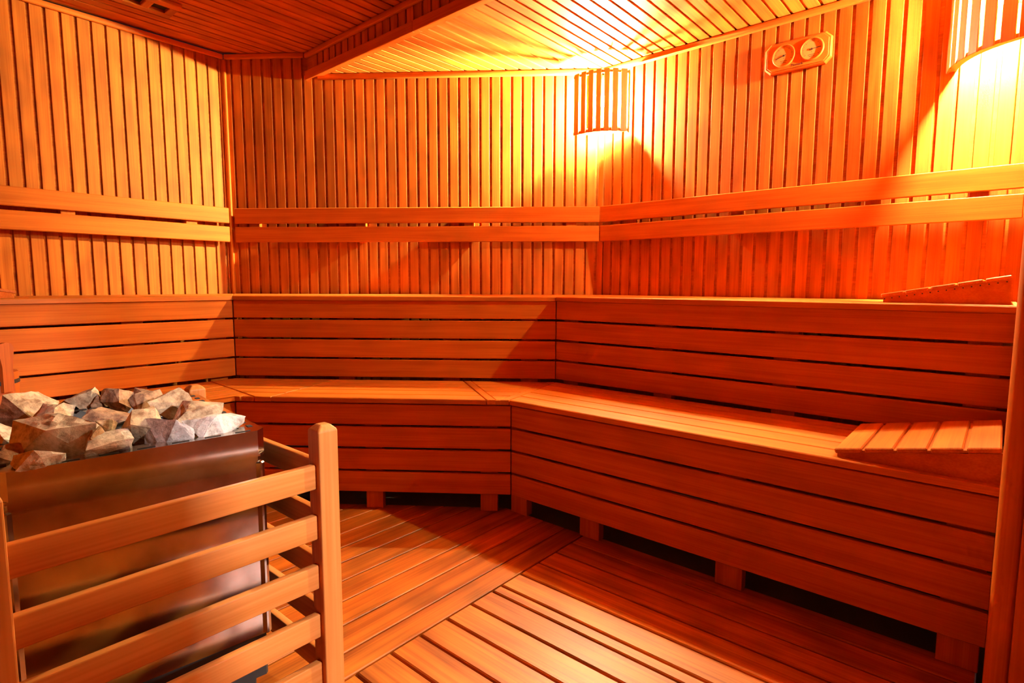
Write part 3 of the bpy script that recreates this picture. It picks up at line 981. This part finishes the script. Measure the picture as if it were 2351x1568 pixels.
# corner profile strips of the body
for a, b in ((0.012, 0.012), (SW - 0.012, 0.012)):
    p = SP(a, b)
    board('corner_strip', (0.40, 0.016, 0.016), (0, 0, 1), (su.x + sv.x, su.y + sv.y, 0), (p.x, p.y, 0.20 + 0.20), 'steel', stove, 0.003)

# ------------------------------------------------------------------ stones
f_, pit_ = 1298.08, 0.1010997
def onz(px, py, zrel):
    u, v = (px - 1175.5) / f_, (py - 784.0) / f_
    c_, s_ = math.cos(pit_), math.sin(pit_)
    r = Vector((u, c_ - v * s_, -s_ - v * c_))
    return r * (zrel / r.z)
def stone(label, px, py, zc, sx, sy, sz, seed, mat, rz=0.0, tilt=0.0, xyz=None):
    """angular broken stone; centre on the line of sight of pixel px,py at height zc (relative to the camera)"""
    r = random.Random(seed)
    c = Vector(xyz) - Vector((0, 0, CZ)) if xyz else onz(px, py - 7, zc)
    sx, sy, sz = sx * 1.12, sy * 1.08, sz * 1.10
    bm = bmesh.new()
    for i in range(12):
        v = Vector((r.gauss(0, 1), r.gauss(0, 1), r.gauss(0, 1))).normalized()
        mx = max(abs(v.x), abs(v.y), abs(v.z))
        v = v.lerp(v / mx, 0.8)
        bm.verts.new((v.x * sx / 2 * r.uniform(0.86, 1.05), v.y * sy / 2 * r.uniform(0.86, 1.05), v.z * sz / 2 * r.uniform(0.86, 1.05)))
    ret = bmesh.ops.convex_hull(bm, input=bm.verts)
    bmesh.ops.delete(bm, geom=[v for v in bm.verts if not v.link_faces], context='VERTS')
    bmesh.ops.triangulate(bm, faces=bm.faces)
    bmesh.ops.subdivide_edges(bm, edges=list(bm.edges), cuts=3, use_grid_fill=True)
    for v in bm.verts:
        q = v.co * 55 + Vector((seed * 3.1, seed * 1.7, 0))
        v.co += v.co.normalized() * (noise.noise(q) * 0.0035 + noise.noise(q * 2.7) * 0.0016)
    me = bpy.data.meshes.new('sauna_stone')
    bm.to_mesh(me); bm.free()
    me.materials.append(M[mat])
    o = bpy.data.objects.new('sauna_stone', me)
    link(o)
    o.matrix_local = Matrix.Translation((c.x, c.y, c.z + CZ)) @ Matrix.Rotation(rz, 4, 'Z') @ Matrix.Rotation(tilt, 4, 'X')
    return tag(o, label, 'stone', 'stones on the stove')
ST = [
 ('large rough tan stone at the left back of the stove', 55, 948, -0.300, .120, .090, .085, 1, 'stone_tan', .3, .1),
 ('low wedge stone touching the right of the large rough tan stone', 118, 968, -0.305, .060, .070, .055, 2, 'stone_tan', .9, .2),
 ('biggest pale slab-topped stone in the front middle of the heap', 152, 1015, -0.300, .150, .105, .085, 3, 'stone_grey', .45, .25),
 ('small yellowish stone standing at the back of the stove', 192, 930, -0.300, .070, .060, .060, 4, 'stone_tan', .2, .0),
 ('tiny dark stone next to the small yellowish stone at the back', 233, 938, -0.312, .038, .040, .050, 5, 'stone_brown', .5, .3),
 ('rounded brown stone at the back middle of the stove', 281, 928, -0.300, .085, .075, .062, 6, 'stone_brown', .8, .1),
 ('dark pointed stone rising highest behind the back right heap', 338, 912, -0.290, .060, .050, .060, 7, 'stone_brown', .2, .5),
 ('rough brown stone leaning at the back right of the heap', 385, 948, -0.293, .075, .080, .090, 8, 'stone_tan', 1.1, .2),
 ('layered brown stone under the dark pointed stone', 338, 945, -0.305, .070, .075, .070, 9, 'stone_brown', .4, .3),
 ('flat-topped sandy stone near the right rim', 452, 968, -0.298, .100, .095, .050, 10, 'stone_tan', .2, .30),
 ('grey wedge stone lying against the right front rim corner', 492, 988, -0.307, .115, .055, .058, 11, 'stone_grey', .75, -.25),
 ('brown block stone at the front centre with dark right face', 318, 995, -0.300, .080, .085, .085, 12, 'stone_tan', .35, .0),
 ('whitish broken stone at the front right by the slotted rim', 388, 1003, -0.305, .095, .070, .065, 13, 'stone_grey', .3, -.15),
 ('triangular pinkish stone at the front edge left of centre', 255, 1036, -0.312, .085, .060, .060, 14, 'stone_grey', 1.0, -.2),
 ('dark upright stone between the pale slab and the triangular stone', 215, 1030, -0.310, .045, .060, .070, 15, 'stone_brown', .9, .4),
 ('bright white-faced stone at the front left corner of the stove', 92, 1066, -0.312, .075, .060, .048, 16, 'stone_grey', .5, -.25),
 ('grey stone half cut off at the left edge behind the white-faced stone', 22, 1013, -0.312, .066, .070, .055, 17, 'stone_grey', .2, .2),
 ('brown slab at the far left front of the stove', 20, 1062, -0.318, .048, .062, .045, 18, 'stone_brown', .6, .3),
 ('flat brown stone in the middle between the pale slab and rounded stone', 250, 968, -0.308, .090, .075, .050, 19, 'stone_brown', .7, -.1),
 ('small pale chip right of the biggest pale stone', 246, 992, -0.305, .035, .035, .035, 20, 'stone_tan', .1, .2),
 ('small tan rubble stone behind the pale slab at the left', 140, 958, -0.318, .050, .050, .040, 21, 'stone_tan', .5, .2),
 ('reddish flat stone at the back between tan and yellowish stones', 150, 945, -0.320, .080, .060, .045, 22, 'stone_brown', .3, .2),
]
for a in ST:
    stone(*a)
# ------------------------------------------------------------------ water bucket on the left lower bench
bk = nL * 2.746 + dL * 0.285
bucket = thing('water_bucket', 'wooden sauna bucket with raised handle stave at the left edge', 'bucket', Vector((bk.x, bk.y, Z_LOW)))
K = 16
for i in range(K):
    a = 2 * math.pi * i / K
    rad = Vector((math.cos(a), math.sin(a)))
    tan_ = Vector((-rad.y, rad.x))
    r0 = 0.105
    p = bk + rad * r0
    ear = i in (14, 6)
    h = 0.165
    board('stave', (h, 2 * r0 * math.sin(math.pi / K) + 0.0035, 0.014), (0, 0, 1), (tan_.x, tan_.y, 0), (p.x, p.y, Z_LOW + h / 2), 'bucket', bucket, 0.001)
for a_deg in (-5.0, 175.0):
    a = math.radians(a_deg)
    rad = Vector((math.cos(a), math.sin(a)))
    tan_ = Vector((-rad.y, rad.x))
    p = bk + rad * 0.115
    prof = [(-0.020, 0.10), (0.020, 0.10), (0.019, 0.19), (0.026, 0.235), (0.028, 0.258), (0.020, 0.272), (0.0, 0.277), (-0.020, 0.272), (-0.028, 0.258), (-0.026, 0.235), (-0.019, 0.19)]
    vs = [Vector((y, x, s)) for s in (-0.009, 0.009) for x, y in prof]
    n_ = len(prof)
    fs = [tuple(range(n_ - 1, -1, -1)), tuple(range(n_, 2 * n_))] + [(i, (i + 1) % n_, n_ + (i + 1) % n_, n_ + i) for i in range(n_)]
    o = mesh_obj('handle_stave', vs, fs, 'bucket', bucket, basis((0, 0, 1), (tan_.x, tan_.y, 0), (p.x, p.y, Z_LOW)))
disc('bucket_bottom', 0.098, 0.014, Vector((bk.x, bk.y, Z_LOW + 0.002)), (1, 0, 0), (0, 0, 1), 'bucket', bucket)
for z in (0.035, 0.125):
    vs, fs = [], []
    for i in range(32):
        a = 2 * math.pi * i / 32
        for r, zz in ((0.1135, z), (0.1135, z + 0.014), (0.116, z + 0.014), (0.116, z)):
            vs.append(Vector((r * math.cos(a), r * math.sin(a), zz)))
    for i in range(32):
        j = (i + 1) % 32
        for q_ in range(4):
            fs.append((4 * i + q_, 4 * j + q_, 4 * j + (q_ + 1) % 4, 4 * i + (q_ + 1) % 4))
    mesh_obj('hoop', vs, fs, 'iron', bucket, Matrix.Translation((bk.x, bk.y, Z_LOW)))
